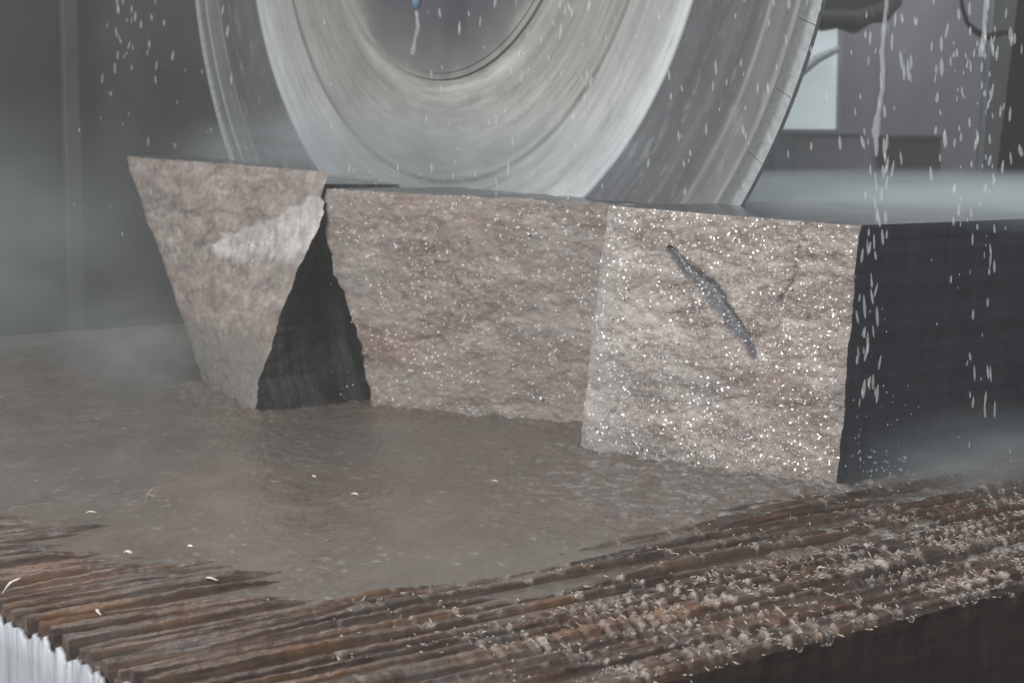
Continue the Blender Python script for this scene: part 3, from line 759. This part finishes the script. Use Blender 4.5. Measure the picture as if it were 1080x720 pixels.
# machine housing with a ragged greasy lower lip, up at the right of the blade
hb = empty('machine_housing', onx(900, -30, -7.0)); tag(hb, 'black greasy machine housing hanging above the window', 'machine')
a, b = onx(855, 24, -7.0), onx(948, -160, -7.0)
bmx = BM(); bmx.box((-7.5, a[1], a[2]+.03), (-7.0, b[1], b[2]), .04)
o = bmx.done('housing', M['grease'], hb)
pts = [onx(x, y, -6.97) for x, y in ((852, 16), (868, 22), (884, 20), (900, 24), (915, 17), (930, 14), (944, 0))]
BM().tube(pts, [.05, .06, .055, .065, .05, .055, .05], 12).done('sludge_lip', M['grease'], hb, True)
led = BM(); a, b = onx(832, 190, -7.9), onx(980, 186, -7.9)
led.box((-8.0, a[1], b[2]-.04), (-7.55, b[1], b[2])); led.box((-7.99, a[1]+.3, b[2]-.30), (-7.92, a[1]+.36, b[2]-.04)); led.box((-7.99, b[1]-.36, b[2]-.30), (-7.92, b[1]-.3, b[2]-.04))
o = led.done('wall_shelf', M['wall']); tag(o, 'low grey shelf on the wall carrying the dark box', 'shelf'); zt = b[2]
a, b = onx(944, 184, -7.8), onx(971, 143, -7.8)
cr = empty('storage_box', (-7.8, a[1], zt)); tag(cr, 'dark square box on the low wall shelf', 'box')
BM().box((-7.95, a[1], zt+.001), (-7.62, b[1], b[2]-.03), .012).done('body', M['box'], cr); BM().box((-7.965, a[1]-.012, b[2]-.029), (-7.605, b[1]+.012, b[2]), .008).done('lid', M['box'], cr)
a, b = onx(868, 187, -7.75), onx(900, 135, -7.75)
cr2 = empty('storage_box', (-7.75, a[1], zt)); tag(cr2, 'grey box under the right edge of the bright window', 'box')
BM().box((-7.93, a[1]-.35, zt+.001), (-7.66, b[1], b[2]-.05), .012).done('body', M['wall'], cr2); BM().box((-7.94, a[1]-.36, b[2]-.049), (-7.65, b[1]+.01, b[2]-.02), .006).done('lid', M['wall'], cr2)
# dark steel post with a pale face, leaning a little
yq = lambda x, y: onx(x, y, -5.6)
post = empty('steel_post', yq(1066, 200)); tag(post, 'dark steel post at the right edge of the picture with a pale left face', 'post')
def slant(name, xb0, xb1, xt0, xt1, x0, x1, mat):
    zb, zt_ = -.95, 3.5
    l0, l1 = yq(xb0, 195), yq(xt0, 0); r0, r1 = yq(xb1, 195), yq(xt1, 0)
    def at(p, q, z): return p[1]+(q[1]-p[1])*(z-p[2])/(q[2]-p[2])
    bm = bmesh.new(); vs = [bm.verts.new((x, at(*pq, z), z)) for z in (zb, zt_) for pq in ((l0, l1), (r0, r1)) for x in (x0, x1)]
    for f_ in ((0, 1, 3, 2), (4, 6, 7, 5), (0, 4, 5, 1), (2, 3, 7, 6), (0, 2, 6, 4), (1, 5, 7, 3)): bm.faces.new([vs[i] for i in f_])
    bmesh.ops.recalc_face_normals(bm, faces=bm.faces[:]); me = bpy.data.meshes.new(name); bm.to_mesh(me); bm.free()
    return link(name, me, mat, post, False)
slant('web', 1050, 1096, 1074, 1120, -5.72, -5.6, M['post']); slant('flange', 1036, 1049.5, 1050, 1073.5, -5.64, -5.6, M['pale'])
cab = BM().tube([Vector(onx(x, y, -5.4)) for x, y in ((1008, -60), (1012, -20), (1015, 8), (1020, 24), (1030, 34), (1042, 39), (1053, 36), (1060, 34), (1067, 37), (1073, 42))], [.008, .008, .009, .011, .015, .018, .016, .012, .012, .008], 10).done('hanging_cable', M['rubber'], None, True)
tag(cab, 'black cable sagging in front of the pale post face', 'cable')

# ------------------------------------------------------------------ air: even haze and drifting spray
def volume_mat(name, col, dens, soft=None):
    m = bpy.data.materials.new(name); m.use_nodes = True; t = m.node_tree; t.nodes.clear()
    out = t.nodes.new('ShaderNodeOutputMaterial'); pv = t.nodes.new('ShaderNodeVolumePrincipled')
    pv.inputs['Color'].default_value = (*col, 1); pv.inputs['Density'].default_value = dens; pv.inputs['Anisotropy'].default_value = .2
    t.links.new(pv.outputs[0], out.inputs['Volume'])
    if soft: soft(t, pv)
    return m
hzb = BM().box((-9.5, -2.8, -2.0), (2.5, 15.5, 6.0)).done('haze', volume_mat('haze_air', (.90, .91, .90), .018)); tag(hzb, 'thin water haze filling the workshop air', 'haze', kind='stuff')

def spray(name, lo, hi, dens, label, ns=3.0):
    lo, hi = np.array(lo), np.array(hi); c = (lo+hi)/2
    bm = bmesh.new(); bmesh.ops.create_icosphere(bm, subdivisions=3, radius=1)
    me = bpy.data.meshes.new(name); bm.to_mesh(me); bm.free()
    def soft(t, pv):
        tc = t.nodes.new('ShaderNodeTexCoord'); ln = t.nodes.new('ShaderNodeVectorMath'); ln.operation = 'LENGTH'
        t.links.new(tc.outputs['Object'], ln.inputs[0])
        mr = t.nodes.new('ShaderNodeMapRange'); mr.interpolation_type = 'SMOOTHERSTEP'
        for i, q in enumerate((1., .1, 0., dens)): mr.inputs[i+1].default_value = q
        t.links.new(ln.outputs['Value'], mr.inputs[0])
        nz = t.nodes.new('ShaderNodeTexNoise'); nz.inputs['Scale'].default_value = ns; nz.inputs['Detail'].default_value = 2
        t.links.new(tc.outputs['Object'], nz.inputs['Vector'])
        r2 = t.nodes.new('ShaderNodeMapRange')
        for i, q in enumerate((.35, .65, .45, 1.5)): r2.inputs[i+1].default_value = q
        t.links.new(nz.outputs['Fac'], r2.inputs[0])
        ml = t.nodes.new('ShaderNodeMath'); ml.operation = 'MULTIPLY'
        t.links.new(mr.outputs[0], ml.inputs[0]); t.links.new(r2.outputs[0], ml.inputs[1]); t.links.new(ml.outputs[0], pv.inputs['Density'])
    o = link(name, me, volume_mat(name, (.84, .93, .96), dens, soft))
    o.location = c; o.scale = (hi-lo)/2; return tag(o, label, 'mist', kind='stuff')
spray('spray_mist', (-3.9, 2.32, .40), (-1.2, 4.0, .555), 5.5, 'pale spray drifting low over the wet tops of the near stones')
spray('spray_mist', (-5.2, 2.25, .40), (-2.1, 3.0, .76), 3.2, 'white spray boiling up where the blade enters the stone tops', 5.0)
spray('spray_mist', (-5.9, 1.1, -.25), (-3.75, 2.7, .85), .40, 'soft mist hanging before the dark metal screen at the left')
spray('spray_mist', (-4.5, 1.75, -.15), (-3.55, 2.2, .30), 1.0, 'faint mist veiling the foot of the overhanging left stone')
spray('spray_mist', (-2.3, 2.2, -.12), (-1.72, 3.1, .15), 3.4, 'white splash mist at the foot of the smooth black stone side')
# ------------------------------------------------------------------ light
w = bpy.data.worlds.new('World'); sc.world = w; w.use_nodes = True
w.node_tree.nodes['Background'].inputs[0].default_value = (.68, .69, .70, 1); w.node_tree.nodes['Background'].inputs[1].default_value = .20
def area(name, loc, target, size, energy, col):
    L = bpy.data.lights.new(name, 'AREA'); L.shape = 'RECTANGLE'; L.size, L.size_y = size; L.energy = energy; L.color = col
    o = bpy.data.objects.new(name, L); COL.objects.link(o); o.location = loc
    o.rotation_euler = (Vector(target)-Vector(loc)).to_track_quat('-Z', 'Y').to_euler(); return o
area('key_light', (-1.75, -2.7, 3.0), (-3.0, 2.2, .2), (3.2, 2.0), 430, (1, .99, .98))  # unseen soft key lamp for the front faces and tops
area('roof_light', (-4.6, 3.6, 4.6), (-3.2, 2.2, 0), (2.4, 2.4), 130, (.95, .98, 1))
area('wall_fill_light', (-6.6, 7.9, 3.8), (-7.9, 9.5, .6), (2.4, 2), 150, (.93, .96, 1))  # unseen lamp added to brighten the back wall

# ------------------------------------------------------------------ camera and render
cd = bpy.data.cameras.new('Camera'); cam = bpy.data.objects.new('Camera', cd); COL.objects.link(cam)
cd.sensor_width = 36; cd.lens = F/1080*36; cd.clip_end = 200; cd.clip_start = .05
cam.location = CAM; cam.rotation_euler = Matrix((RIGHT, UP, -FWD)).transposed().to_euler()
cd.dof.use_dof = True; cd.dof.focus_distance = 2.75; cd.dof.aperture_fstop = 8.5
sc.camera = cam
sc.view_settings.view_transform = 'Standard'; sc.view_settings.look = 'None'; sc.view_settings.exposure = 0; sc.view_settings.gamma = 1
sc.cycles.use_denoising = True; sc.cycles.max_bounces = 8; sc.cycles.volume_bounces = 1; sc.cycles.sample_clamp_indirect = 6
